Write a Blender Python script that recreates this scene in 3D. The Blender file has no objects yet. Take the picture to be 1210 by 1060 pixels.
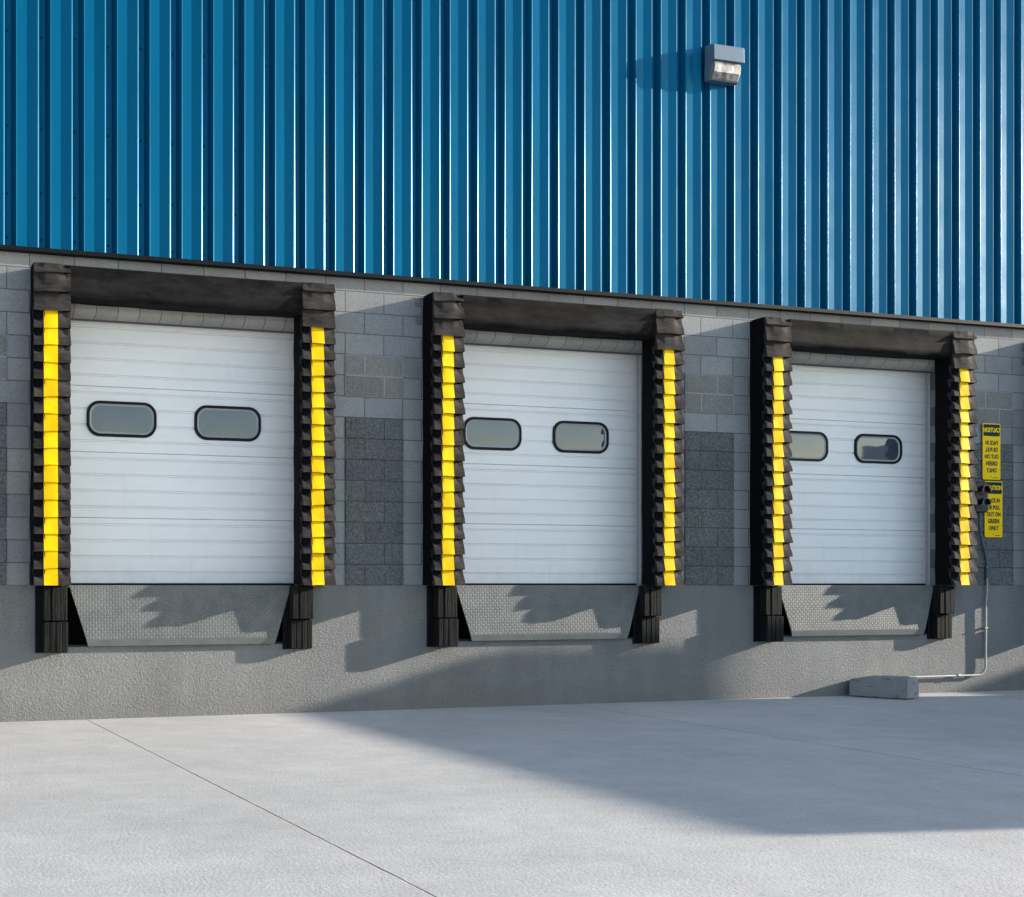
import bpy, math, random
from mathutils import Vector, noise
R = math.radians
sc = bpy.context.scene
col = sc.collection
random.seed(7)

# ------------------------------------------------------------------ helpers
class MB:
    """collects geometry, builds ONE mesh object"""
    def __init__(s): s.v = []; s.f = []; s.m = []
    def vert(s, p): s.v.append(tuple(p)); return len(s.v) - 1
    def face(s, pts, mi=0):
        s.f.append([s.vert(p) for p in pts]); s.m.append(mi)
    def idx(s, ids, mi=0): s.f.append(list(ids)); s.m.append(mi)
    def box(s, x0, x1, y0, y1, z0, z1, mi=0, b=0.0):
        if b <= 0:
            c = [s.vert((x, y, z)) for z in (z0, z1) for (x, y) in ((x0, y0), (x1, y0), (x1, y1), (x0, y1))]
            for q in ((3,2,1,0), (4,5,6,7), (0,1,5,4), (1,2,6,5), (2,3,7,6), (3,0,4,7)): s.idx([c[i] for i in q], mi)
        else:
            # chamfered box: three stacked outlines each end
            def ring(z, i):
                x0i, x1i, y0i, y1i = x0 + i, x1 - i, y0 + i, y1 - i
                k = b
                P = [(x0i + k, y0i), (x1i - k, y0i), (x1i, y0i + k), (x1i, y1i - k), (x1i - k, y1i), (x0i + k, y1i), (x0i, y1i - k), (x0i, y0i + k)]
                return [s.vert((x, y, z)) for x, y in P]
            rs = [ring(z0, b), ring(z0 + b, 0), ring(z1 - b, 0), ring(z1, b)]
            for a, c in zip(rs, rs[1:]):
                for i in range(8): s.idx([a[i], a[(i+1)%8], c[(i+1)%8], c[i]], mi)
            s.idx(rs[0][::-1], mi); s.idx(rs[-1], mi)
    def prism_x(s, prof, x0, x1, mi=0, caps=True):
        """closed profile [(y,z)] extruded along x"""
        a = [s.vert((x0, y, z)) for y, z in prof]; c = [s.vert((x1, y, z)) for y, z in prof]; n = len(prof)
        for i in range(n): s.idx([a[i], a[(i+1)%n], c[(i+1)%n], c[i]], mi)
        if caps: s.idx(a[::-1], mi); s.idx(c, mi)
    def prism_y(s, prof, y0, y1, mi=0):
        """closed profile [(x,z)] extruded along y"""
        a = [s.vert((x, y0, z)) for x, z in prof]; c = [s.vert((x, y1, z)) for x, z in prof]; n = len(prof)
        for i in range(n): s.idx([a[i], a[(i+1)%n], c[(i+1)%n], c[i]], mi)
        s.idx(a, mi); s.idx(c[::-1], mi)
    def tube(s, pts, r, n=10, mi=0, caps=True):
        pts = [Vector(p) for p in pts]; rings = []
        for i, p in enumerate(pts):
            d = (pts[min(i+1, len(pts)-1)] - pts[max(i-1, 0)]).normalized()
            up = Vector((0, 1, 0)) if abs(d.y) < .9 else Vector((1, 0, 0))
            a = d.cross(up).normalized(); b = d.cross(a)
            rr = r[i] if isinstance(r, (list, tuple)) else r
            rings.append([s.vert(p + (a*math.cos(2*math.pi*k/n) + b*math.sin(2*math.pi*k/n))*rr) for k in range(n)])
        for A, B in zip(rings, rings[1:]):
            for k in range(n): s.idx([A[k], A[(k+1)%n], B[(k+1)%n], B[k]], mi)
        if caps: s.idx(rings[0][::-1], mi); s.idx(rings[-1], mi)
    def build(s, name, mats, parent=None, smooth=None, bevel=None):
        me = bpy.data.meshes.new(name); me.from_pydata(s.v, [], s.f)
        if not isinstance(mats, (list, tuple)): mats = [mats]
        for m in mats: me.materials.append(m)
        me.polygons.foreach_set('material_index', s.m)
        import bmesh
        bm = bmesh.new(); bm.from_mesh(me)
        bmesh.ops.remove_doubles(bm, verts=bm.verts, dist=1e-5) if smooth is not None else None
        bmesh.ops.recalc_face_normals(bm, faces=bm.faces)
        if smooth is not None:
            for f in bm.faces: f.smooth = True
            for e in bm.edges:
                if len(e.link_faces) == 2 and e.calc_face_angle(0) > R(smooth): e.smooth = False
        bm.to_mesh(me); bm.free()
        o = bpy.data.objects.new(name, me); col.objects.link(o)
        if parent: o.parent = parent
        if bevel:
            bv = o.modifiers.new('Bevel', 'BEVEL'); bv.width = bevel; bv.segments = 2; bv.limit_method = 'ANGLE'; bv.angle_limit = R(40)
        return o

def tag(o, label=None, cat=None, group=None, kind=None):
    for k, v in (('label', label), ('category', cat), ('group', group), ('kind', kind)):
        if v: o[k] = v
    return o
def empty(name, loc, label=None, cat=None, group=None, rz=0):
    o = bpy.data.objects.new(name, None); col.objects.link(o)
    o.location = loc; o.rotation_euler[2] = rz; o.empty_display_size = .2
    return tag(o, label, cat, group)
def children(o): return [c for c in list(bpy.data.objects) if c.parent == o]
def copy_tree(o, parent=None):
    c = o.copy(); col.objects.link(c)
    if parent: c.parent = parent
    for ch in children(o): copy_tree(ch, c)
    return c
def rrect(w, h, r, n=8, cx=0, cz=0):
    P = []
    for (sx, sz, a0) in ((1, 1, 0), (-1, 1, 90), (-1, -1, 180), (1, -1, 270)):
        for i in range(n + 1):
            a = R(a0 + 90*i/n)
            P.append((cx + sx*(w/2 - r) + r*math.cos(a), cz + sz*(h/2 - r) + r*math.sin(a)))
    return P

# ------------------------------------------------------------------ materials
class NT:
    def __init__(s, name):
        s.m = bpy.data.materials.new(name); s.m.use_nodes = True
        s.t = s.m.node_tree; s.b = s.t.nodes['Principled BSDF']
        s.tc = s.t.nodes.new('ShaderNodeTexCoord')
    def n(s, typ, **k):
        o = s.t.nodes.new(typ)
        for a, v in k.items(): setattr(o, a, v)
        return o
    def l(s, a, b): s.t.links.new(a, b)
    def inp(s, node, name, v):
        if hasattr(v, 'is_output') or isinstance(v, bpy.types.NodeSocket): s.l(v, node.inputs[name])
        else: node.inputs[name].default_value = v
    @property
    def obj(s): return s.tc.outputs['Object']
    def mapping(s, scale=(1,1,1), loc=(0,0,0), rot=(0,0,0), vec=None):
        m = s.n('ShaderNodeMapping'); s.l(vec or s.obj, m.inputs[0])
        m.inputs['Scale'].default_value = scale; m.inputs['Location'].default_value = loc; m.inputs['Rotation'].default_value = rot
        return m.outputs[0]
    def noise(s, scale, detail=4, rough=.5, vec=None, dist=0):
        q = s.n('ShaderNodeTexNoise'); s.l(vec or s.obj, q.inputs['Vector'])
        q.inputs['Scale'].default_value = scale; q.inputs['Detail'].default_value = detail
        q.inputs['Roughness'].default_value = rough; q.inputs['Distortion'].default_value = dist
        return q.outputs['Fac']
    def ramp(s, fac, stops):
        r = s.n('ShaderNodeValToRGB'); s.l(fac, r.inputs[0])
        e = r.color_ramp.elements
        while len(e) < len(stops): e.new(.5)
        for el, (p, c) in zip(e, stops):
            el.position = p; el.color = (c, c, c, 1) if isinstance(c, (int, float)) else (*c, 1)
        return r.outputs[0]
    def mix(s, fac, a, b, mode='MIX'):
        q = s.n('ShaderNodeMix', data_type='RGBA', blend_type=mode)
        for i, v in ((0, fac), (6, a), (7, b)):
            if isinstance(v, bpy.types.NodeSocket): s.l(v, q.inputs[i])
            else: q.inputs[i].default_value = v if i == 0 else ((v, v, v, 1) if isinstance(v, (int, float)) else (*v, 1))
        return q.outputs[2]
    def math(s, op, a, b=None, c=None, clamp=False):
        q = s.n('ShaderNodeMath', operation=op); q.use_clamp = clamp
        for i, v in enumerate((a, b, c)):
            if v is None: continue
            if isinstance(v, bpy.types.NodeSocket): s.l(v, q.inputs[i])
            else: q.inputs[i].default_value = v
        return q.outputs[0]
    def bump(s, h, strength=.5, dist=.01, normal=None):
        q = s.n('ShaderNodeBump'); s.l(h, q.inputs['Height'])
        q.inputs['Strength'].default_value = strength; q.inputs['Distance'].default_value = dist
        if normal is not None: s.l(normal, q.inputs['Normal'])
        return q.outputs[0]
    def out(s, color=None, rough=.7, metal=0, normal=None, ior=None, spec=None):
        b = s.b
        def st(k, v):
            if isinstance(v, bpy.types.NodeSocket): s.l(v, b.inputs[k])
            else: b.inputs[k].default_value = v
        if color is not None: st('Base Color', color if isinstance(color, bpy.types.NodeSocket) else (*color, 1))
        st('Roughness', rough); st('Metallic', metal)
        if ior: st('IOR', ior)
        if spec is not None: st('Specular IOR Level', spec)
        if normal is not None: s.l(normal, b.inputs['Normal'])
        return s.m

def simple(name, c, rough=.6, metal=0, var=.12, scale=30, bump=.1, bscale=120, bdist=.002, ior=None, spec=None):
    t = NT(name)
    f = t.noise(scale, 5, .6)
    cc = t.mix(1, c, t.ramp(f, [(.25, 1 - var), (.75, 1 + var)]), 'MULTIPLY')
    nm = t.bump(t.noise(bscale, 4, .6), bump, bdist) if bump else None
    return t.out(cc, rough, metal, nm, ior, spec)

M = {}
# --- yard concrete: one slab field, saw-cut joints, faint broom streaks
def mat_yard():
    t = NT('yard_concrete')
    big = t.noise(.35, 5, .6); mid = t.noise(3, 6, .65)
    st = t.noise(1.0, 5, .6, t.mapping((.5, 5, 1), rot=(0, 0, R(12))))
    fine = t.noise(90, 4, .7)
    c = t.mix(1, (.455, .450, .438), t.ramp(big, [(.3, .84), (.7, 1.09)]), 'MULTIPLY')
    c = t.mix(1, c, t.ramp(mid, [(.3, .90), (.7, 1.07)]), 'MULTIPLY')
    c = t.mix(1, c, t.ramp(st, [(.3, .97), (.62, 1.015)]), 'MULTIPLY')
    c = t.mix(1, c, t.ramp(fine, [(.3, .80), (.7, 1.16)]), 'MULTIPLY')
    c = t.mix(1, c, t.ramp(t.noise(26, 4, .7), [(.3, .91), (.7, 1.07)]), 'MULTIPLY')
    # faint tyre scuffs running towards the docks
    tw = t.noise(.9, 4, .6, t.mapping((3.2, .22, 1), rot=(0, 0, R(-9))))
    c = t.mix(t.math('MULTIPLY', t.ramp(tw, [(.58, 0), (.75, .22)]), t.ramp(t.noise(7, 5, .7), [(.4, .2), (.65, 1)])), c, (.20, .20, .20))
    sd = t.noise(5, 2, .5, t.mapping(loc=(9, 2, 0)))
    c = t.mix(t.ramp(sd, [(.74, 0), (.79, .35)]), c, (.15, .145, .14))
    # old stains
    sp = t.noise(1.4, 3, .5, t.mapping((1, 1.6, 1), loc=(3, 7, 0)))
    c = t.mix(t.ramp(sp, [(.64, 0), (.75, .14)]), c, (.25, .25, .25))
    # joints every 5.02 m from x = 2.29
    sx = t.n('ShaderNodeSeparateXYZ'); t.l(t.obj, sx.inputs[0])
    wob = t.math('MULTIPLY', t.math('SUBTRACT', t.noise(6, 3, .6), .5), .012)
    d = t.math('ABSOLUTE', t.math('SUBTRACT', t.math('FRACT', t.math('DIVIDE', t.math('ADD', t.math('SUBTRACT', sx.outputs[0], 2.285 - 2.51), wob), 5.02)), .5))
    d = t.math('MULTIPLY', d, 5.02)
    j = t.ramp(t.math('DIVIDE', d, .02, clamp=True), [(.2, 1), (.36, 0)])
    jn = t.math('MULTIPLY', j, t.ramp(t.noise(2.5, 4, .6), [(.3, .55), (.6, 1)]))
    c = t.mix(jn, c, (.07, .065, .06))
    h = t.math('SUBTRACT', t.math('ADD', t.math('MULTIPLY', t.noise(55, 4, .7), 1.3), t.math('MULTIPLY', t.noise(9, 4, .6), .25)), t.math('MULTIPLY', j, 1.5))
    return t.out(c, .85, 0, t.bump(h, .5, .007))
M['yard'] = mat_yard()
# --- parged foundation concrete, pebbly dash texture
def mat_foundation():
    t = NT('parged_concrete')
    big = t.noise(.8, 5, .6); spk = t.noise(60, 4, .7)
    c = t.mix(1, (.24, .246, .243), t.ramp(big, [(.3, .86), (.7, 1.1)]), 'MULTIPLY')
    c = t.mix(1, c, t.ramp(spk, [(.3, .85), (.7, 1.12)]), 'MULTIPLY')
    run = t.noise(1, 5, .6, t.mapping((3.5, 1, .5)))
    c = t.mix(1, c, t.ramp(run, [(.3, .88), (.65, 1.04)]), 'MULTIPLY')
    sz = t.n('ShaderNodeSeparateXYZ'); t.l(t.obj, sz.inputs[0])
    foot = t.math('SUBTRACT', t.math('ADD', .16, t.math('MULTIPLY', t.noise(3, 5, .7), .25)), sz.outputs[2])
    c = t.mix(t.ramp(foot, [(.0, 0), (.22, .35)]), c, (.17, .165, .155))
    drip = t.noise(1, 4, .65, t.mapping((11, 1, .5), loc=(3, 0, 0)))
    c = t.mix(t.ramp(drip, [(.62, 0), (.8, .28)]), c, (.15, .145, .14))
    worm = t.noise(50, 3, .55, t.mapping((1, 1, 1.15)), dist=.9)
    h = t.ramp(worm, [(.40, 0), (.52, .75), (.7, 1)])
    h2 = t.math('ADD', h, t.math('MULTIPLY', t.noise(150, 3, .6), .25))
    return t.out(c, .9, 0, t.bump(h2, .75, .012))
M['foundation'] = mat_foundation()
# --- concrete masonry
def mat_block(name, base, offx, offz=1.216, bw=.4064, rough_bump=.25, bscale=110, bd=.003, mort=(.20, .20, .195), ms=.0045, var=.12, spk=.30, spks=110, off=.5, mortmix=1.0):
    t = NT(name)
    s = t.n('ShaderNodeSeparateXYZ'); t.l(t.obj, s.inputs[0])
    cb = t.n('ShaderNodeCombineXYZ')
    t.l(t.math('SUBTRACT', s.outputs[0], offx), cb.inputs[0]); t.l(t.math('SUBTRACT', s.outputs[2], offz), cb.inputs[1])
    b = t.n('ShaderNodeTexBrick'); t.l(cb.outputs[0], b.inputs['Vector'])
    b.offset = off; b.inputs['Scale'].default_value = 1; b.inputs['Brick Width'].default_value = bw; b.inputs['Row Height'].default_value = .2032
    b.inputs['Mortar Size'].default_value = ms; b.inputs['Mortar Smooth'].default_value = .35
    b.inputs['Color1'].default_value = (1 - var, 1 - var, 1 - var*.8, 1); b.inputs['Color2'].default_value = (1 + var, 1 + var, 1 + var*.9, 1)
    b.inputs['Mortar'].default_value = (1, 1, 1, 1)
    c = t.mix(1, base, b.outputs['Color'], 'MULTIPLY')
    c = t.mix(1, c, t.ramp(t.noise(spks, 3, .7), [(.3, 1 - spk), (.7, 1 + spk)]), 'MULTIPLY')
    c = t.mix(1, c, t.ramp(t.noise(2.2, 5, .6), [(.3, .88), (.7, 1.08)]), 'MULTIPLY')
    pit = t.ramp(t.noise(210, 2, .5), [(.30, 1), (.36, 0)])
    c = t.mix(t.math('MULTIPLY', pit, .55), c, tuple(v*.35 for v in base))
    c = t.mix(t.math('MULTIPLY', b.outputs['Fac'], mortmix), c, mort)
    h = t.math('SUBTRACT', t.math('ADD', t.math('MULTIPLY', t.noise(bscale, 4, .65), 1), t.math('MULTIPLY', t.noise(bscale*.35, 3, .6), .5)), t.math('MULTIPLY', b.outputs['Fac'], 1.6))
    return t.out(c, .9, 0, t.bump(h, rough_bump, bd))
XB = 1.9742
M['block'] = mat_block('smooth_masonry', (.262, .270, .272), XB, mort=(.115, .12, .12), ms=.0065, var=.15)
M['lintel'] = mat_block('lintel_masonry', (.36, .35, .33), XB, bw=.2032, off=0, mort=(.10, .10, .10), ms=.004)
M['split'] = mat_block('split_face_masonry', (.15, .159, .161), XB, rough_bump=1.0, bscale=55, bd=.02, mort=(.075, .08, .083), spk=.55, spks=62, var=.10, mortmix=1.0)
M['ground_face'] = mat_block('ground_face_masonry', (.205, .203, .195), XB, rough_bump=.5, bscale=70, bd=.006, mort=(.31, .32, .32), ms=.008, spk=.45, spks=80, var=.08)
M['pilaster'] = mat_block('pale_pilaster_masonry', (.33, .335, .335), XB, mort=(.40, .40, .395), ms=.005, var=.08)
# --- siding
def mat_siding():
    t = NT('blue_siding_paint')
    f = t.noise(1.2, 4, .6, t.mapping((2.5, 1, .35)))
    c = t.mix(1, (.000, .096, .196), t.ramp(f, [(.3, .90), (.7, 1.08)]), 'MULTIPLY')
    c = t.mix(1, c, t.ramp(t.noise(260, 2, .5), [(.3, .95), (.7, 1.05)]), 'MULTIPLY')
    dust = t.noise(1, 5, .65, t.mapping((9, 1, .35)))
    c = t.mix(t.ramp(dust, [(.60, 0), (.85, .06)]), c, (.16, .20, .22))
    r = t.ramp(t.noise(3, 4, .6), [(.3, .22), (.7, .27)])
    return t.out(c, r, .18, t.bump(t.noise(1.1, 3, .5, t.mapping((6, 1, .6))), .10, .008), spec=.08)
M['siding'] = mat_siding()
M['screw'] = simple('dark_screw', (.008, .010, .012), .6, 0, bump=0, spec=.1)
M['trim'] = simple('black_trim', (.005, .007, .009), .6, 0, .2, bump=.05, spec=.12)
# --- door skin, embossed
def mat_door():
    t = NT('white_door_enamel')
    s = t.noise(1.5, 4, .6, t.mapping((1, 1, 2.5)))
    c = t.mix(1, (.88, .885, .88), t.ramp(s, [(.3, .96), (.7, 1.03)]), 'MULTIPLY')
    st = t.noise(900, 2, .5, t.mapping((.18, 1, 1)))
    dirt = t.noise(2.2, 5, .6, t.mapping((5, 1, .8)))
    c = t.mix(t.ramp(dirt, [(.58, 0), (.8, .12)]), c, (.42, .41, .39))
    sz = t.n('ShaderNodeSeparateXYZ'); t.l(t.obj, sz.inputs[0])
    low = t.math('MULTIPLY', t.ramp(sz.outputs[2], [(.02, 1), (.45, 0)]), t.ramp(t.noise(6, 6, .7), [(.42, 0), (.75, .16)]))
    c = t.mix(low, c, (.34, .33, .31))
    h = t.math('ADD', t.math('MULTIPLY', st, .4), t.noise(140, 3, .6))
    return t.out(c, .42, 0, t.bump(h, .12, .002))
M['door'] = mat_door()
M['door_trim'] = simple('pale_angle_paint', (.52, .54, .55), .5, 0, .08)
M['gasket'] = simple('black_gasket_rubber', (.007, .008, .009), .5, 0, .15, bump=.05, spec=.15)
M['bezel'] = simple('grey_bezel', (.34, .36, .37), .35, 0, .1, bump=.03)
def mat_pane():
    t = NT('tinted_acrylic')
    h = t.noise(2.2, 2, .4)
    c = t.mix(t.noise(5, 4, .6), (.044, .062, .084), (.064, .084, .108))
    return t.out(c, .035, 0, t.bump(h, .05, .03), ior=1.85)
M['pane'] = mat_pane()
# --- seal fabric
def mat_fabric(name, c0, c1, b=.5, dirtc=None):
    t = NT(name)
    f = t.noise(5, 6, .7, t.mapping((.55, 1, 1.6))); w = t.noise(40, 4, .6, t.mapping((.3, 1, 1)))
    c = t.mix(t.ramp(f, [(.32, 0), (.68, 1)]), c0, c1)
    c = t.mix(1, c, t.ramp(w, [(.3, .75), (.7, 1.2)]), 'MULTIPLY')
    h = t.math('ADD', t.math('MULTIPLY', t.noise(4, 3, .5, t.mapping((.6, 1, 1.5))), 1.1), t.math('MULTIPLY', t.noise(60, 4, .6), .25))
    return t.out(c, .75, 0, t.bump(h, b, .012), spec=.06)
M['fabric'] = mat_fabric('charcoal_seal_fabric', (.006, .006, .0062), (.0235, .0225, .0225))
M['flap'] = mat_fabric('worn_flap_fabric', (.016, .0148, .0145), (.062, .056, .054))
M['fabric_side'] = mat_fabric('black_seal_fabric', (.004, .004, .0045), (.007, .007, .008), .35)
def mat_yellow():
    t = NT('yellow_marker_vinyl')
    c = t.mix(t.ramp(t.noise(14, 5, .65), [(.35, 0), (.75, 1)]), (.96, .62, .002), (.84, .50, .002))
    c = t.mix(t.ramp(t.noise(45, 5, .7), [(.66, 0), (.8, .35)]), c, (.28, .19, .04))
    return t.out(c, .6, 0, t.bump(t.noise(30, 3, .6), .2, .004), spec=.10)
M['yellow'] = mat_yellow()
# --- steel tread plate
def mat_tread():
    t = NT('tread_plate_steel')
    s = t.n('ShaderNodeSeparateXYZ'); t.l(t.obj, s.inputs[0])
    P = .027
    u = t.math('DIVIDE', s.outputs[0], P); v = t.math('DIVIDE', s.outputs[2], P)
    par = t.math('MODULO', t.math('ABSOLUTE', t.math('ADD', t.math('FLOOR', u), t.math('FLOOR', v))), 2)
    lx = t.math('SUBTRACT', t.math('FRACT', u), .5); lz = t.math('SUBTRACT', t.math('FRACT', v), .5)
    a = t.math('MULTIPLY', t.math('ADD', lx, lz), .7071); b = t.math('MULTIPLY', t.math('SUBTRACT', lx, lz), .7071)
    mx = lambda p, q: t.math('ADD', t.math('MULTIPLY', p, par), t.math('MULTIPLY', q, t.math('SUBTRACT', 1, par)))
    A, B = mx(a, b), mx(b, a)
    e = t.math('ADD', t.math('POWER', t.math('ABSOLUTE', t.math('DIVIDE', A, .50)), 2), t.math('POWER', t.math('ABSOLUTE', t.math('DIVIDE', B, .15)), 2))
    h = t.math('SUBTRACT', 1, e, clamp=True)
    f = t.noise(5, 5, .65)
    c = t.mix(t.ramp(f, [(.3, 0), (.7, 1)]), (.12, .13, .13), (.19, .20, .195))
    c = t.mix(t.ramp(h, [(0, 0), (.5, .75)]), c, (.27, .28, .27))
    c = t.mix(t.ramp(t.noise(3.1, 5, .7, t.mapping(loc=(4, 1, 2))), [(.66, 0), (.78, .55)]), c, (.22, .12, .07))
    return t.out(c, .62, .1, t.bump(h, 1.0, .009), spec=.3)
M['tread'] = mat_tread()
M['lip_edge'] = simple('bevelled_lip_paint', (.15, .165, .16), .5, .15, .2, 6)
M['pit'] = simple('dark_pit_steel', (.006, .006, .007), .8, 0, .3)
def mat_rubber():
    t = NT('laminated_bumper_rubber')
    s = t.noise(1, 4, .6, t.mapping((70, 70, 3)))
    c = t.mix(t.ramp(s, [(.35, 0), (.7, 1)]), (.004, .0045, .0045), (.020, .022, .021))
    c = t.mix(t.ramp(t.noise(60, 5, .7), [(.55, 0), (.75, .5)]), c, (.06, .063, .06))
    h = t.math('ADD', s, t.math('MULTIPLY', t.noise(90, 4, .6), .5))
    return t.out(c, .8, 0, t.bump(h, .8, .008), spec=.12)
M['rubber'] = mat_rubber()
M['galv'] = simple('galvanised_pipe', (.34, .36, .37), .5, .4, .15, 25, .05)
M['cable'] = simple('dark_flexible_conduit', (.07, .11, .13), .5, .2, .2)
M['bolt'] = simple('zinc_bolt', (.45, .48, .52), .35, .8, .1, bump=0)
M['bracket'] = simple('grey_bracket', (.18, .19, .20), .5, .3, .15)
M['lamp_metal'] = simple('bluegrey_lamp_enamel', (.10, .165, .225), .5, .1, .06, bump=.04)
def mat_lens():
    t = NT('prismatic_lens_glass')
    s = t.n('ShaderNodeTexWave', wave_type='BANDS', bands_direction='X'); t.l(t.obj, s.inputs['Vector'])
    s.inputs['Scale'].default_value = 26; s.inputs['Distortion'].default_value = .6
    bl = t.noise(14, 4, .65, t.mapping((1, 1, .5)))
    c = t.mix(t.ramp(bl, [(.38, 0), (.62, 1)]), (.14, .145, .145), (.52, .52, .50))
    return t.out(c, .48, 0, t.bump(t.math('ADD', s.outputs['Fac'], bl), .6, .008), spec=.08)
M['lens'] = mat_lens()
M['sign_yellow'] = simple('yellow_sign_enamel', (1.0, .66, .001), .5, 0, .06, 12, .04, spec=.12)
M['sign_header'] = simple('dark_teal_sign_ink', (.004, .038, .040), .5, 0, .1, 12, .03, spec=.1)
M['ink'] = simple('black_sign_ink', (.02, .018, .015), .45, 0, .1, bump=0)
M['sig_black'] = simple('black_signal_housing', (.010, .011, .013), .45, 0, .2)
M['red_lens'] = simple('red_signal_lens', (.13, .035, .05), .3, 0, .05, bump=0)
M['green_lens'] = simple('green_signal_lens', (.012, .13, .12), .3, 0, .05, bump=0)
def mat_curb():
    t = NT('weathered_curb_concrete')
    c = t.mix(t.noise(10, 6, .7), (.20, .215, .215), (.33, .34, .335))
    c = t.mix(t.ramp(t.noise(7, 4, .6, t.mapping((1, 1, 2.2))), [(.60, 0), (.68, .8)]), c, (.09, .075, .065))
    return t.out(c, .92, 0, t.bump(t.math('ADD', t.noise(28, 5, .65), t.noise(90, 4, .6)), .7, .01))
M['curb'] = mat_curb()
M['roof'] = simple('pale_roof_metal', (.35, .36, .36), .5, .2)
M['trailer'] = simple('white_trailer_skin', (.62, .62, .61), .4, .1, .05)
M['trailer_frame'] = simple('dark_trailer_frame', (.03, .03, .032), .6, .1)
M['tyre'] = simple('tyre_rubber', (.018, .018, .018), .85)

# ------------------------------------------------------------------ ground
g = MB()
N = 24
gx = [-140 + 280*i/N for i in range(N+1)]
g.face([(-500, -500, 0), (500, -500, 0), (500, 500, 0), (-500, 500, 0)])
tag(g.build('ground', M['yard']), 'pale grey concrete yard with thin saw-cut joints', 'ground', kind='structure')

# ------------------------------------------------------------------ building
S = 3.865                 # dock spacing
ND = 4                    # docks (the fourth stands just past the right edge)
OX0, OX1 = 1.98, 4.40     # first door opening
DZ = 1.216                # dock height
HZ = DZ + 12*.2032        # opening head
WX0, WX1 = -9.0, 34.0
SB = 4.232                # siding bottom
TOP = 9.6
bld = empty('warehouse_building', (0, 0, 0), 'warehouse with blue ribbed metal siding over grey block and concrete dock wall', 'building')

f = MB()
PX0, PX1, PZ = 2.085, 4.30, .676
f.box(WX0, WX1, 0, .6, -.3, PZ)
edges = [WX0]
for i in range(ND): edges += [PX0 + S*i, PX1 + S*i]
edges.append(WX1)
for a, b in zip(edges[::2], edges[1::2]): f.box(a, b, 0, .6, PZ, DZ)
f.build('foundation_wall', M['foundation'], bld)
for i in range(ND):       # leveller pits: open-fronted dark boxes behind the wall face
    p = MB(); a, b = PX0 + S*i, PX1 + S*i
    p.face([(a, .45, PZ), (b, .45, PZ), (b, .45, DZ), (a, .45, DZ)])
    p.face([(a+.002, .0, PZ+.002), (b-.002, .0, PZ+.002), (b-.002, .45, PZ+.002), (a+.002, .45, PZ+.002)])
    p.face([(a+.002, .01, PZ), (a+.002, .45, PZ), (a+.002, .45, DZ), (a+.002, .01, DZ)])
    p.face([(b-.002, .01, PZ), (b-.002, .45, PZ), (b-.002, .45, DZ), (b-.002, .01, DZ)])
    p.box(a, b, -.004, .012, PZ-.016, PZ-.001, 0)
    p.build('leveler_pit', M['pit'], bld)

w = MB()
edges = [WX0]
for i in range(ND): edges += [OX0 + S*i, OX1 + S*i]
edges.append(WX1)
LZ = HZ + .2032
for a, b in zip(edges[::2], edges[1::2]): w.box(a, b, 0.003, .2, DZ, LZ)
w.box(WX0, WX1, 0.003, .2, LZ, SB - .01)
w.box(WX0, WX1, 0.06, .2, SB - .01, SB + .1)
w.build('block_wall', M['block'], bld)
for i in range(ND):       # bull-nosed lintel course over each opening
    l = MB(); r = .085
    prof = [(.20, HZ), (.17, HZ)] + [(.003 + .167*(1 - math.sin(R(a))), HZ + .075*(1 - math.cos(R(a)))) for a in (10, 20, 30, 40, 50, 60, 70, 80, 90)] + [(.003, LZ), (.20, LZ)]
    l.prism_x(prof, OX0 + S*i, OX1 + S*i)
    l.build('lintel', M['lintel'], bld, smooth=30)

def rough_panel(x0, x1, z0, z1, name, mat, amp, step, y=-.006, seed=0):
    p = MB(); nx = max(2, int((x1-x0)/step)); nz = max(2, int((z1-z0)/step)); ids = []
    for j in range(nz+1):
        row = []
        for i in range(nx+1):
            x = x0 + (x1-x0)*i/nx; z = z0 + (z1-z0)*j/nz
            edge = min(i, nx-i, j, nz-j)
            d = 0 if edge == 0 else (noise.fractal((x*26 + seed, z*26, 3.3), .8, 2.1, 4)*.6 + noise.noise((x*70, z*70, seed)))*amp
            zz = (z - DZ) % .2032
            if min(zz, .2032 - zz) < step*.8: d = -amp*.35
            row.append(p.vert((x, y - (0 if edge == 0 else max(-.004, d + .004)), z)))
        ids.append(row)
    for j in range(nz):
        for i in range(nx): p.idx([ids[j][i], ids[j][i+1], ids[j+1][i+1], ids[j+1][i]])
    # returns to the wall
    def ret(line):
        b = [p.vert((p.v[k][0], .002, p.v[k][2])) for k in line]
        for k in range(len(line)-1): p.idx([line[k], line[k+1], b[k+1], b[k]])
    ret(ids[0]); ret(ids[-1]); ret([r_[0] for r_ in ids]); ret([r_[-1] for r_ in ids])
    p.build(name, mat, bld)
c13 = DZ + 8*.2032
for i in range(-1, ND):
    x0 = 4.817 + S*i; x1 = 5.430 + S*i
    rough_panel(x0, x1, DZ + .003, c13, 'split_face_panel', M['split'], .010, .012, seed=i*9.1)
    rough_panel(x0, x1, DZ + 9*.2032, DZ + 11*.2032, 'ground_face_panel', M['ground_face'], .002, .03, seed=i*5.3)

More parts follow.
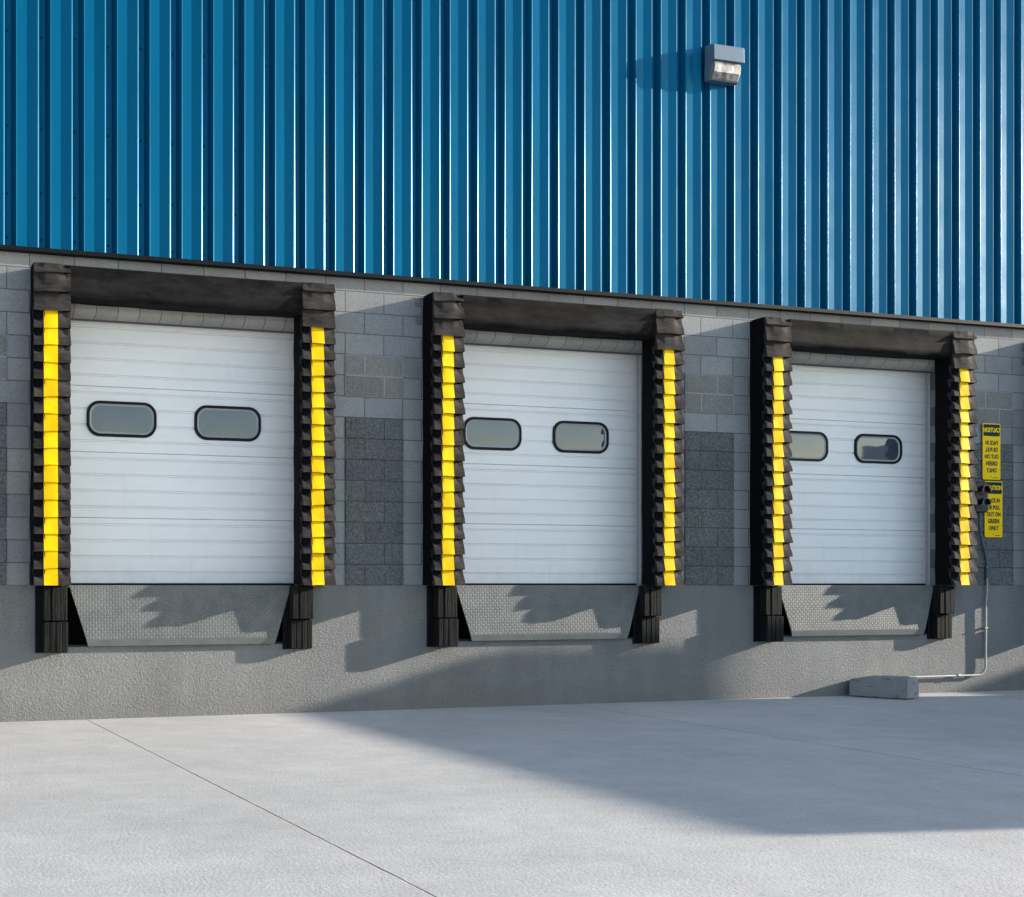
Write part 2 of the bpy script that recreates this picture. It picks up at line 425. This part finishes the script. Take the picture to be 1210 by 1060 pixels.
def siding_mesh():
    s = MB(); y0 = -.052; d = .072; P = .3048; x = 1.8386 - P*34; prof = []
    lip = .004
    while x < WX1 - .4:
        prof += [(x - .003, y0), (x - .001, y0 + .0003), (x + .0072, y0 + .0050), (x + .0095, y0 + .0072),
                 (x + .0285, y0 + d - .002), (x + .032, y0 + d),
                 (x + .074, y0 + d), (x + .0775, y0 + d - .002),
                 (x + .107, y0 + .004), (x + .110, y0 - .0008), (x + .1125, y0 - .0022), (x + .1175, y0 + .0002),
                 (x + .205, y0 + .0110), (x + .2075, y0 + .0111)]
        x += P
    n = len(prof)
    a = [s.vert((px, py, SB)) for px, py in prof]; b = [s.vert((px, py, TOP)) for px, py in prof]
    for i in range(n-1): s.idx([a[i], a[i+1], b[i+1], b[i]], 0)
    # screws in the grooves
    x = 1.8386 - P*4
    rows = [4.31, 4.72, 5.32, 6.15, 6.98, 7.81]
    k = 0
    while x < 14.5:
        for zi, z in enumerate(rows):
            zz = z + random.uniform(-.02, .02); cx = x + .040 + random.uniform(-.004, .004)
            ring = [(cx + .0095*math.cos(q*math.pi/3), zz + .0095*math.sin(q*math.pi/3)) for q in range(6)]
            r0 = [s.vert((px, y0 + d - .001, pz)) for px, pz in ring]; r1 = [s.vert((px, y0 + d - .008, pz)) for px, pz in ring]
            for q in range(6): s.idx([r0[q], r0[(q+1)%6], r1[(q+1)%6], r1[q]], 1)
            s.idx(r1, 1)
        x += P; k += 1
    return s
so = siding_mesh().build('metal_siding', [M['siding'], M['screw']], bld, smooth=4)
t_ = MB()
t_.prism_x([(0.0, 4.186), (-.058, 4.186), (-.066, 4.192), (-.066, 4.229), (-.0, 4.236)], WX0, WX1)
t_.build('base_flashing', M['trim'], bld)
r_ = MB()
r_.box(WX0, WX1, -.10, .3, TOP, TOP + .25); r_.box(WX0, WX1, .3, 30, TOP, TOP + .12)
r_.build('roof', M['roof'], bld)
b_ = MB()
b_.box(WX0, WX0 + .2, .2, 30, 0, TOP); b_.box(WX1 - .2, WX1, .2, 30, 0, TOP); b_.box(WX0 + .2, WX1 - .2, 29.8, 30, 0, TOP); b_.box(WX0+.2, WX1-.2, .06, .2, SB + .1, TOP)
b_.build('end_wall', M['siding'], bld)

# ------------------------------------------------------------------ overhead doors
def make_door(loc):
    d = empty('overhead_door', loc)
    SH = .6096; W = 1.235; Z0 = .018        # local: x centred, z from dock level
    for k in range(4):
        z0 = Z0 + SH*k; p = MB(); prof = []
        # outline of one section: small grooves every 0.1524 m
        pts = [(0.0, z0 + .004)]
        for zr in (.100, .249, .398, .546):
            zc = z0 + zr
            pts += [(0, zc - .012), (.012, zc - .0075), (.004, zc - .002), (.004, zc + .005), (.011, zc + .0095), (0, zc + .0135)]
        pts += [(0, z0 + SH - .007), (.010, z0 + SH - .002)]
        prof = [(.010, z0)] + pts + [(.045, z0 + SH - .001), (.045, z0)]
        p.prism_x(prof, -W, W); p.build('door_section', M['door'], d)
    for cx in (-.525, .51):
        cz = Z0 + SH*2.5 + .005
        fr = MB(); o = rrect(.67, .335, .125, 8, cx, cz); i = rrect(.614, .279, .101, 8, cx, cz)
        n = len(o)
        def ring(P, y): return [fr.vert((x, y, z)) for x, z in P]
        mid_o = rrect(.66, .325, .12, 8, cx, cz)
        R0, R1, R2, R3 = ring(o, .004), ring(mid_o, -.018), ring(i, -.016), ring(i, .012)
        for A, B in ((R0, R1), (R1, R2), (R2, R3)):
            for q in range(n): fr.idx([A[q], A[(q+1)%n], B[(q+1)%n], B[q]])
        fo = fr.build('door_window', M['gasket'], d, smooth=40)
        bz = MB(); A = [bz.vert((x, -.008, z)) for x, z in rrect(.613, .278, .100, 8, cx, cz)]; B = [bz.vert((x, -.002, z)) for x, z in rrect(.572, .237, .082, 8, cx, cz)]
        for q in range(n): bz.idx([A[q], A[(q+1)%n], B[(q+1)%n], B[q]])
        bz.build('bezel', M['bezel'], fo, smooth=40)
        pn = MB(); rings = []
        for sgm in range(0, 9):      # softly bowed acrylic pane
            u = 1 - sgm/9
            P = rrect(.576*u, .241*u, .084*u, 8, cx, cz)
            rings.append([pn.vert((x, -.003 - .0012*(1 - u*u), z)) for x, z in P])
        for A, B in zip(rings, rings[1:]):
            for q in range(n): pn.idx([A[q], A[(q+1)%n], B[(q+1)%n], B[q]])
        pn.idx(rings[-1])
        pn.build('pane', M['pane'], fo, smooth=60)
    b = MB(); b.box(-W, W, -.006, .03, -.003, .0175); b.build('bottom_seal', M['gasket'], d)
    for sx in (-1, 1):
        j = MB(); j.box(min(sx*1.208, sx*1.180), max(sx*1.208, sx*1.180), -.022, -.014, .002, 2.436)
        j.box(min(sx*1.2085, sx*1.2045), max(sx*1.2085, sx*1.2045), -.05, -.022, .002, 2.436)
        j.build('jamb_angle', M['door_trim'], d)
    return d
CX = 3.19
door = make_door((CX, .222, DZ))
GD = 'white overhead dock doors'
doors = [door] + [copy_tree(door) for _ in range(ND-1)]
dl = ['white ribbed overhead door with both oval windows wholly in view, leftmost dock',
      'white ribbed overhead door of the middle dock, its left window touching the seal',
      'white ribbed overhead door with its left window cut off by the seal, third dock',
      'white overhead door of the dock beyond the right edge']
for i, d in enumerate(doors): d.location = (CX + S*i, .222, DZ); tag(d, dl[i], 'dock door', GD)

# ------------------------------------------------------------------ dock seals (foam pads with overlapping wear flaps)
def make_seal(loc, seed, brackets=(), flat=1.0):
    rnd = random.Random(seed)
    root = empty('dock_seal', loc)          # local x from the dock centre, z from dock level
    H = 2.838; PW = .318
    for side in (-1, 1):
        x0 = -1.415 if side < 0 else 1.415 - PW; x1 = x0 + PW
        c = MB()
        # tapering foam core, softly swollen
        nz = 14; rows = []
        for j in range(nz + 1):
            z = .004 + (H - .012)*j/nz; s_ = rnd.uniform(-.004, .004)
            yf = -.238 + rnd.uniform(-.004, .004)
            rows.append([c.vert((x0 + .002 + s_, .0, z)), c.vert((x0 + .004 + s_, -.12, z)), c.vert((x0 + .004 + s_*1.5, yf + .012, z)), c.vert((x0 + .018 + s_, yf, z)),
                         c.vert((x1 - .018 + s_, yf, z)), c.vert((x1 - .004 + s_*1.5, yf + .012, z)), c.vert((x1 - .004 + s_, -.12, z)), c.vert((x1 - .002, .0, z))])
        for A, B in zip(rows, rows[1:]):
            for q in range(7): c.idx([A[q], A[q+1], B[q+1], B[q]])
        c.idx(rows[0]); c.idx(rows[-1])
        pad = c.build('side_pad', M['fabric_side'], root, smooth=50)
        fl = MB(); st = MB()
        pitch = .1512; NP = 16
        fl_rows = [(pitch*k, pitch*k + pitch + .035, True) for k in range(NP)]
        zt = pitch*NP
        fl_rows += [(zt - .002, zt + .20, False), (zt + .165, zt + .375, False), (zt + .338, H, False)]
        for k, (za, zb, striped) in enumerate(fl_rows):
            top = k == len(fl_rows) - 1
            NU, NV = 18, 8
            out = .029 + rnd.uniform(-.004, .006) if striped else (.032 + rnd.uniform(-.004, .006) if not top else .020)
            kf = flat if side < 0 else 1.0
            if striped: out *= kf
            dx = rnd.uniform(-.003, .003)*kf; tilt = rnd.uniform(-.004, .004)*kf; ph = rnd.uniform(0, 6.28); vl = rnd.uniform(.22, .46)
            bl, br = (rnd.uniform(.050, .075), rnd.uniform(.014, .036)) if striped else (rnd.uniform(.002, .012), rnd.uniform(.01, .03))
            def P(u, v, lift=0.0):
                x = x0 - .004 + dx*(1 - v) + u*(PW + .008)
                # convex across the width: both flanks turn back to the pad
                y = -.243 - out*(1 - v)**1.2 - .004
                if u < .27: y += bl*min(1, (.27 - u)/.08)*min(1, max(0, (v - vl)/.3))
                if u > .66: y += br*min(1, (u - .66)/.22)**.9*min(1, max(.12, (v - vl*.6)/.4))
                y += .0035*math.sin(ph + u*7)*(1 - v)
                z = za + (zb - za)*v + (tilt*(u - .5) + .004*math.sin(ph*1.7 + u*5) - (.006*(u < .27)))*(1 - v)
                if za < .01: z = max(z, .0)
                return (x, y - lift, z)
            grid = [[fl.vert(P(i/NU, j/NV)) for i in range(NU+1)] for j in range(NV+1)]
            for j in range(NV):
                for i in range(NU): fl.idx([grid[j][i], grid[j][i+1], grid[j+1][i+1], grid[j+1][i]])
            # folded edges: hem under the flap and returns down both flanks
            hem = [fl.vert((P(i/NU, 0)[0], P(i/NU, 0)[1] + .010, P(i/NU, 0)[2] + .006)) for i in range(NU+1)]
            for i in range(NU): fl.idx([grid[0][i], grid[0][i+1], hem[i+1], hem[i]])
            for e in (0, NU):
                bk = [fl.vert((P(e/NU, j/NV)[0], -.226, P(e/NU, j/NV)[2])) for j in range(NV+1)]
                for j in range(NV): fl.idx([grid[j][e], grid[j+1][e], bk[j+1], bk[j]])
            if top:
                bk = [fl.vert((P(i/NU, 1)[0], .0, P(i/NU, 1)[2])) for i in range(NU+1)]
                for i in range(NU): fl.idx([grid[NV][i], grid[NV][i+1], bk[i+1], bk[i]])
            if striped:
                ua, ub = .265, .645; nn = 6
                if k == NP - 1: pass
                sg = [[st.vert(P(ua + (ub - ua)*i/nn, j/NV, .0022)) for i in range(nn+1)] for j in range(NV+1)]
                for j in range(NV):
                    for i in range(nn): st.idx([sg[j][i], sg[j][i+1], sg[j+1][i+1], sg[j+1][i]])
                hm = [st.vert((st.v[sg[0][i]][0], st.v[sg[0][i]][1] + .008, st.v[sg[0][i]][2] - .001)) for i in range(nn+1)]
                for i in range(nn): st.idx([sg[0][i], sg[0][i+1], hm[i+1], hm[i]])
        fl.build('wear_flaps', M['flap'], pad, smooth=28)
        st.build('marker_stripe', M['yellow'], pad, smooth=28)
        # wall angles with bolts at the outer edge
        bx = x0 if side < 0 else x1
        for z in brackets if side < 0 else ():
            br_ = MB(); xa, xb = (bx - .075, bx + .01) if side < 0 else (bx - .01, bx + .06)
            if z < 2.5: xa = bx - .045
            br_.box(xa, xb, -.005, .0, z - .045, z + .045)
            bo = br_.build('mounting_bracket', M['bracket'], root)
            bt = MB(); cxb = xa + .028; rr = .011
            A = [bt.vert((cxb + rr*math.cos(q*math.pi/3), -.0045, z + rr*math.sin(q*math.pi/3))) for q in range(6)]
            B = [bt.vert((cxb + rr*math.cos(q*math.pi/3), -.017, z + rr*math.sin(q*math.pi/3))) for q in range(6)]
            for q in range(6): bt.idx([A[q], A[(q+1)%6], B[(q+1)%6], B[q]])
            bt.idx(B); bt.build('bolt', M['bolt'], bo)
    # head pad, leaning and a little slack
    h = MB(); NX = 40; xa, xb = -1.415 + PW - .006, 1.415 - PW + .006
    prof = [(-.000, H - .004), (-.250, H - .008), (-.256, H - .022), (-.240, H - .07), (-.233, 2.68), (-.240, 2.615), (-.238, 2.585), (-.222, 2.556), (-.195, 2.548), (.0, 2.548)]
    cols = []
    for i in range(NX+1):
        u = i/NX; x = xa + (xb - xa)*u
        sag = -.010*math.sin(math.pi*u)
        row = []
        for q, (y, z) in enumerate(prof):
            wv = noise.noise((x*1.6 + seed, z*5, seed*1.3))*.009 + noise.noise((x*5 + seed, z*14, 2.2))*.004 if 1 < q < 7 else 0
            row.append(h.vert((x, y + wv, z + (sag if q > 2 else sag*.3) + (noise.noise((x*3, seed, 1))*.006 if q > 3 else 0))))
        cols.append(row)
    for A, B in zip(cols, cols[1:]):
        for q in range(len(prof)-1): h.idx([A[q], A[q+1], B[q+1], B[q]])
    h.idx(cols[0]); h.idx(cols[-1])
    h.build('head_pad', M['fabric'], root, smooth=45)
    return root
GS = 'black dock seals with yellow striped side pads'
sl = ['black dock seal with yellow stripes framing the leftmost door',
      'black dock seal with yellow stripes framing the middle door',
      'black dock seal with yellow stripes beside the yellow caution signs',
      'black dock seal beyond the right edge, right of the caution signs']
for i in range(ND): tag(make_seal((CX + S*i, 0, DZ), 3 + i*11, ((), (2.61, 2.785), (), (2.60, 2.76, 2.12, 1.45, .75))[i], .5 if i == 0 else 1.0), sl[i], 'dock seal', GS)

# ------------------------------------------------------------------ dock levellers (hanging lips)
def make_leveler(loc):
    d = empty('dock_leveler', loc)          # z from dock level
    zt, zb, zk = -.006, -.552, -.492
    xt, xb_ = 1.062, .893
    yk = -.030
    def X(z): return xt + (xb_ - xt)*(zt - z)/(zt - zb)
    def Y(z): return -.022 - .030*(zt - z)/(zt - zb)
    l = MB()
    for (za, zc, dy0, dy1) in ((zt, zk, 0, 0),):
        F = [(-X(za), Y(za), za), (X(za), Y(za), za), (X(zc), Y(zc), zc), (-X(zc), Y(zc), zc)]
        Bk = [(x, y + .016, z) for x, y, z in F]
        l.face(F); l.face(Bk[::-1])
        for q in range(4): l.face([F[q], F[(q+1)%4], Bk[(q+1)%4], Bk[q]])
    lo = l.build('lip_plate', M['tread'], d)
    e = MB()
    F = [(-X(zk), Y(zk), zk - .0005), (X(zk), Y(zk), zk - .0005), (X(zb), Y(zb) - .012 + .026, zb), (-X(zb), Y(zb) + .014, zb)]
    Bk = [(x, y + .016, z) for x, y, z in F]
    e.face(F); e.face(Bk[::-1])
    for q in range(4): e.face([F[q], F[(q+1)%4], Bk[(q+1)%4], Bk[q]])
    e.build('lip_edge', M['lip_edge'], lo)
    k = MB(); k.tube([(-1.06, -.012, -.010), (1.06, -.012, -.010)], .011, 12); k.build('hinge', M['lip_edge'], d)
    p = MB(); p.box(-1.075, 1.075, .003, .9, -.022, -.007); p.build('deck_plate', M['tread'], d)
    return d
lev = make_leveler((CX, 0, DZ))
levs = [lev] + [copy_tree(lev) for _ in range(ND-1)]
ll = ['grey tread plate lip hanging under the leftmost door', 'grey tread plate lip hanging under the middle door',
      'grey tread plate lip hanging under the third door, nearest the conduit', 'grey tread plate lip of the dock beyond the right edge']
for i, d in enumerate(levs): d.location = (CX + S*i, 0, DZ); tag(d, ll[i], 'dock leveler', 'hanging dock leveler lips')

# ------------------------------------------------------------------ bumpers
def make_bumper(loc, pl=.148):
    d = empty('dock_bumper', loc)           # local x centred, z from dock level
    m = MB(); m.box(-.165, .112, -.012, 0, -.605, -.004); m.build('plate_with_shade_strip', M['trim'], d)  # plate widened leftwards; its black strip stands for shade beside the rubber
    u = MB()
    for q in range(3):
        a = -.105 + .07*q; u.box(a + .001, a + .069, -.125 - (.004 if q == 1 else 0), -.0125, -.318, -.008, 0, .006)
    u.build('upper_block', M['rubber'], d)
    l = MB()
    for q in range(4):
        a = -.108 + .054*q; l.box(a + .0008, a + .0532, -pl - .004*((q*7) % 3)/2, -.0125, -.600, -.328, 0, .006)
    l.build('lower_block', M['rubber'], d)
    return d
bl_ = ['leftmost', 'middle', 'third', 'off-frame']
bpl = make_bumper((0, 0, 0)); bpr = make_bumper((0, 0, 0), .085)
bumper_labels = [('black rubber bumper left of the leftmost hanging lip, pale lower half', 'black rubber bumper right of the leftmost hanging lip'),
                 ('black rubber bumper left of the middle hanging lip', 'black rubber bumper right of the middle hanging lip'),
                 ('black rubber bumper left of the third hanging lip', 'black rubber bumper right of the third lip, nearest the conduit'),
                 ('black rubber bumper beyond the right edge, left one of the fourth dock', 'black rubber bumper beyond the right edge, right one of the fourth dock')]
for i in range(ND):
    for j, dx in enumerate((-1.205, 1.150)):
        o = (bpl, bpr)[j] if i == 0 else copy_tree((bpl, bpr)[j])
        o.location = (CX + S*i + dx, 0, DZ); tag(o, bumper_labels[i][j], 'dock bumper', 'black rubber dock bumpers')

# ------------------------------------------------------------------ wall lamp
lp = empty('wall_lamp', (9.08, -.052, 6.525), 'boxy blue grey floodlight with clear glass lens on the blue siding', 'lamp')
q = MB(); w2 = .190
q.prism_x([(0, .381), (-.07, .374), (-.150, .350), (-.156, .190), (-.10, .186), (-.0, .186)], -w2, w2)
q.build('housing', M['lamp_metal'], lp, bevel=.005)
q = MB(); q.prism_x([(-.004, .1855), (-.128, .1855), (-.140, .14), (-.128, .075), (-.085, .010), (-.004, .010)], -w2 + .012, w2 - .028)
q.build('lens', M['lens'], lp, bevel=.012)
q = MB(); q.prism_x([(0, 0), (-.080, 0), (-.086, .0095), (0, .0095)], -w2, w2 - .02)
q.build('lens_frame', M['lamp_metal'], lp)
q = MB(); q.prism_x([(0, .0098), (-.07, .0098), (-.118, .1855), (0, .1855)], -w2, -w2 + .0115); q.build('side_cheek', M['lamp_metal'], lp)

# ------------------------------------------------------------------ caution signs
def text_obj(body, size, loc, mat, parent, mirror=False, sx=1.0, name='lettering'):
    c = bpy.data.curves.new(name, 'FONT'); c.body = body; c.size = size; c.align_x = 'CENTER'; c.align_y = 'CENTER'; c.extrude = .0006; c.offset = size*.045
    c.space_line = .98
    t = bpy.data.objects.new(name, c); col.objects.link(t)
    dg = bpy.context.evaluated_depsgraph_get(); me = bpy.data.meshes.new_from_object(t.evaluated_get(dg))
    bpy.data.objects.remove(t); bpy.data.curves.remove(c)
    me.name = name
    k = -sx if mirror else sx
    pts = [v.co.copy() for v in me.vertices]
    for v, p in zip(me.vertices, pts): v.co = (p.x*k, -p.z, p.y)
    me.materials.clear(); me.materials.append(mat)
    if mirror: me.flip_normals()
    o = bpy.data.objects.new(name, me); col.objects.link(o); o.parent = parent; o.location = loc
    return o
def make_sign(loc, label, mirror, W=.262, Hh=.645):
    r = empty('caution_sign', loc, label, 'sign')
    s = MB(); s.prism_y(rrect(W, Hh, .018, 5, 0, Hh/2), -.003, 0); s.build('sign_panel', M['sign_yellow'], r)
    hh = .135
    s = MB(); s.prism_y(rrect(W - .020, hh, .010, 5, 0, Hh - .011 - hh/2), -.0042, -.0032); s.build('header', M['sign_header'], r)
    text_obj('CAUTION', .068, (0, -.0052, Hh - .011 - hh/2), M['sign_yellow'], r, mirror, .80, 'header_lettering')
    zz = Hh - .225
    for i, (ln, w) in enumerate((('BACK IN', .74), ('OR PULL', .74), ('OUT ON', .80), ('GREEN', .86), ('ONLY', .86))):
        text_obj(ln, .064, (0, -.0040, zz - .079*i), M['ink'], r, mirror, w)
    m = MB(); sg = -1 if mirror else 1
    for k in range(5): m.box(.018 + .017*k, .031 + .017*k, -.0040, -.0032, .018, .026)
    m.build('fine_print', M['ink'], r)
    m = MB(); m.box(-.012, -.006, -.0040, -.0032, .028, .044); m.build('arrow_mark', M['ink'], r)
    return r
make_sign((12.815, -.022, 2.430), 'upper yellow caution sign, its lettering mirror written, right of the third dock', True)
make_sign((12.845, -.022, 1.768), 'lower yellow caution sign with readable lettering behind the signal lights', False)

# ------------------------------------------------------------------ signal light
sg = empty('signal_light', (12.572, -.02, 2.045), 'black two lens signal box with red and green lights beside the caution signs', 'signal light')
q = MB(); q.box(-.095, .095, -.10, 0, 0, .345, 0, .012); q.build('housing', M['sig_black'], sg)
for z, mt, nm in ((.245, 'red_lens', 'red_lens'), (.10, 'green_lens', 'green_lens')):
    q = MB(); rg = []
    for k in range(5):
        a = R(90*k/4.6); rg.append([q.vert((.052*math.cos(a)*math.cos(2*math.pi*i/16), -.10 - .02*math.sin(a), z + .052*math.cos(a)*math.sin(2*math.pi*i/16))) for i in range(16)])
    for A, B in zip(rg, rg[1:]):
        for i in range(16): q.idx([A[i], A[(i+1)%16], B[(i+1)%16], B[i]])
    q.idx(rg[-1]); q.build(nm, M[mt], sg, smooth=50)
    q = MB(); n = 14; A = []; B = []; C_ = []; D_ = []
    for i in range(n+1):
        a = R(-15 + 210*i/n)
        for L, rr, y in ((A, .060, -.098), (B, .060, -.165), (C_, .056, -.165), (D_, .056, -.098)): L.append(q.vert((rr*math.cos(a), y, z + rr*math.sin(a))))
    for i in range(n):
        for L1, L2 in ((A, B), (B, C_), (C_, D_)): q.idx([L1[i], L1[i+1], L2[i+1], L2[i]])
    q.build('visor', M['sig_black'], sg, smooth=40)

# ------------------------------------------------------------------ conduit
cd = empty('conduit', (12.73, 0, .18), 'thin galvanised pipe running down from the signal box and along the wall foot', 'conduit')
def loc_pts(P): return [(x - 12.73, y, z - .18) for x, y, z in P]
q = MB(); q.tube(loc_pts([(12.60, -.06, 2.04), (12.605, -.055, 1.92), (12.63, -.045, 1.78), (12.685, -.035, 1.65), (12.725, -.03, 1.55), (12.742, -.03, 1.43)]), .013, 10)
q.build('flexible_tail', M['cable'], cd, smooth=50)
P = [(12.742, -.03, 1.44), (12.742, -.03, 1.16), (12.735, -.03, 1.08), (12.722, -.032, 1.00), (12.720, -.03, .33)]
for k in range(1, 8):
    a = R(90*k/7); P.append((12.720 - .11 + .11*math.cos(a), -.03, .30 - .11*math.sin(a)))
P += [(11.9, -.03, .188), (11.45, -.03, .185)]
q = MB(); q.tube(loc_pts(P), .0120, 12); q.build('pipe', M['galv'], cd, smooth=50)
for (x, z0, z1) in ((12.742, 1.30, 1.42),):
    q = MB(); q.tube(loc_pts([(x, -.03, z0), (x, -.03, z1)]), .024, 12); q.build('coupling', M['cable'], cd, smooth=50)
q = MB(); q.tube(loc_pts([(12.31, -.03, .191), (12.35, -.03, .191)]), .019, 12); q.build('coupling', M['galv'], cd, smooth=50)
for z in (.72,):
    q = MB(); q.box(12.700 - 12.73, 12.742 - 12.73, -.046, -.0, z - .18, z + .018 - .18); q.build('strap', M['galv'], cd)

# ------------------------------------------------------------------ loose concrete curb stop
ang = math.atan2(-.46, .20)
cb = empty('curb_stop', (10.995, -.31, 0), 'chunk of weathered concrete curb lying against the wall foot beside the pipe', 'concrete block')
cb.rotation_euler[2] = ang + R(0)
q = MB(); NX, NY = 16, 12
def cpt(u, s_):
    # u along length, s_ around a bevelled section
    L = .60; W = .30; Hc = .235
    sec = [(-W/2, .012), (-W/2 + .004, .12), (-W/2 + .022, Hc - .02), (-W/2 + .045, Hc), (0, Hc + .004), (W/2 - .045, Hc), (W/2 - .022, Hc - .02), (W/2 - .004, .12), (W/2, .012)]
    y, z = sec[s_]; x = -L/2 + L*u
    n_ = noise.fractal((x*14, y*14, z*14), .8, 2, 3)*.007
    z2 = z*(1 - .18*max(0, .35 - u)/.35) if z > .05 else z
    return (x + n_*.6, y + n_, max(.006, z2 + n_))
rows = [[q.vert(cpt(i/NX, s_)) for s_ in range(9)] for i in range(NX+1)]
for A, B in zip(rows, rows[1:]):
    for s_ in range(8): q.idx([A[s_], A[s_+1], B[s_+1], B[s_]])
q.idx(rows[0]); q.idx(rows[-1])
q.build('concrete_body', M['curb'], cb, smooth=35)
for (u, z) in ((.45, .06), (-.12, .06)):
    q = MB()
    A = [q.vert((u*.5 + .014*math.cos(i*math.pi/5), -.1465, z + .014*math.sin(i*math.pi/5))) for i in range(10)]; q.idx(A)
    q.build('pin_hole', M['pit'], cb)

# ------------------------------------------------------------------ parked trailers out of frame to the right: they cast the yard shadow
def make_trailer(loc, L, W, Hh, label):
    d = empty('parked_trailer', loc, label, 'trailer', 'trailers parked beyond the right edge')
    b = MB(); b.box(0, W, -L, 0, 1.05, Hh, 0, .05); b.build('cargo_box', M['trailer'], d)
    for k in range(1, int(L/1.2)):
        for xa in (-.012, W):
            r = MB(); r.box(xa, xa + .012, -1.2*k - .03, -1.2*k + .03, 1.15, Hh - .1); r.build('side_post', M['roof'], d)
    f = MB(); f.box(.75, .9, -L + .1, -.1, .82, 1.05); f.box(W - .9, W - .75, -L + .1, -.1, .82, 1.05); f.box(.1, W - .1, -.12, -.02, .45, .55); f.build('frame', M['trailer_frame'], d)
    for y in (-.9, -2.1):
        for x0 in (.05, W - .55):
            w = MB(); w.tube([(x0, y, .5), (x0 + .06, y, .5), (x0 + .44, y, .5), (x0 + .5, y, .5)], [.42, .5, .5, .42], 28); w.build('wheel', M['tyre'], d, smooth=40)
        a = MB(); a.tube([(.3, y, .5), (W - .3, y, .5)], .06, 10); a.build('axle', M['trailer_frame'], d)
    for x in (.7, W - .8):
        g_ = MB(); g_.box(x, x + .1, -L + 1.5, -L + 1.6, .06, 1.05); g_.box(x - .06, x + .16, -L + 1.42, -L + 1.68, 0, .06); g_.build('landing_leg', M['trailer_frame'], d)
    return d
make_trailer((19.55, -2.05, 0), 6.75, 2.7, 4.0, 'white box trailer standing clear of the wall beyond the right edge')
make_trailer((27.6, -.4, 0), 12.0, 2.6, 4.0, 'long white box trailer backed to the far right dock beyond the edge')

# ------------------------------------------------------------------ added dark shed across the yard, unseen on the left, to darken left-facing sides
nb = empty('light_blocker', (-13.5, -4, 0), 'added unseen dark brown shed across the yard beyond the left edge', 'building')
M['blocker'] = simple('dark_blocker_skin', (.035, .030, .026), .7, 0, .2, 3)
q = MB(); q.box(-14, 0, -46, 0, 0, 9); q.build('wall', M['blocker'], nb)  # walls, roof and doors here are invented along with the unseen dark mass
q = MB(); q.prism_y([(-14.4, 9.0), (.4, 9.0), (-7, 11.2)], -46.4, .4); q.build('roof', M['trailer_frame'], nb)
for k in range(5):
    q = MB(); q.box(.0, .03, -6 - 8*k - 2, -6 - 8*k + 2, 0.02, 4.4); q.build('door', M['roof'], nb)
# ------------------------------------------------------------------ light
SD = Vector((6.3, -1.0, 1.64)).normalized()      # towards the sun
sun = bpy.data.lights.new('sun', 'SUN'); sun.energy = 4.4; sun.angle = R(.53); sun.color = (1, .90, .78)
so_ = bpy.data.objects.new('sun', sun); col.objects.link(so_); so_.location = SD*40
so_.rotation_euler = (-SD).to_track_quat('-Z', 'Y').to_euler()
w = bpy.data.worlds.new('World'); sc.world = w; w.use_nodes = True
nt = w.node_tree; bg = nt.nodes['Background']
sky = nt.nodes.new('ShaderNodeTexSky'); sky.sky_type = 'NISHITA'; sky.sun_disc = False
sky.sun_elevation = math.asin(SD.z); sky.sun_rotation = math.atan2(SD.x, SD.y)
sky.air_density = 1.0; sky.dust_density = .9; sky.ozone_density = 1.0
nt.links.new(sky.outputs[0], bg.inputs[0]); bg.inputs[1].default_value = .14

# ------------------------------------------------------------------ camera (level view camera with shift)
cam = bpy.data.cameras.new('camera'); co = bpy.data.objects.new('camera', cam); col.objects.link(co)
co.location = (0, -11.564, 1.216)
yaw = math.atan2(.9544, .2985)                   # heading of the optical axis
co.rotation_euler = (R(90), 0, yaw - R(90))
cam.sensor_width = 36; cam.lens = 36*1527/1210
cam.shift_x = (605 - 267.5)/1210; cam.shift_y = (691.7 - 530)/1210
cam.clip_end = 2000; cam.clip_start = .05
sc.camera = co
sc.view_settings.view_transform = 'Standard'; sc.view_settings.look = 'None'
sc.view_settings.exposure = 1.38; sc.view_settings.gamma = 1
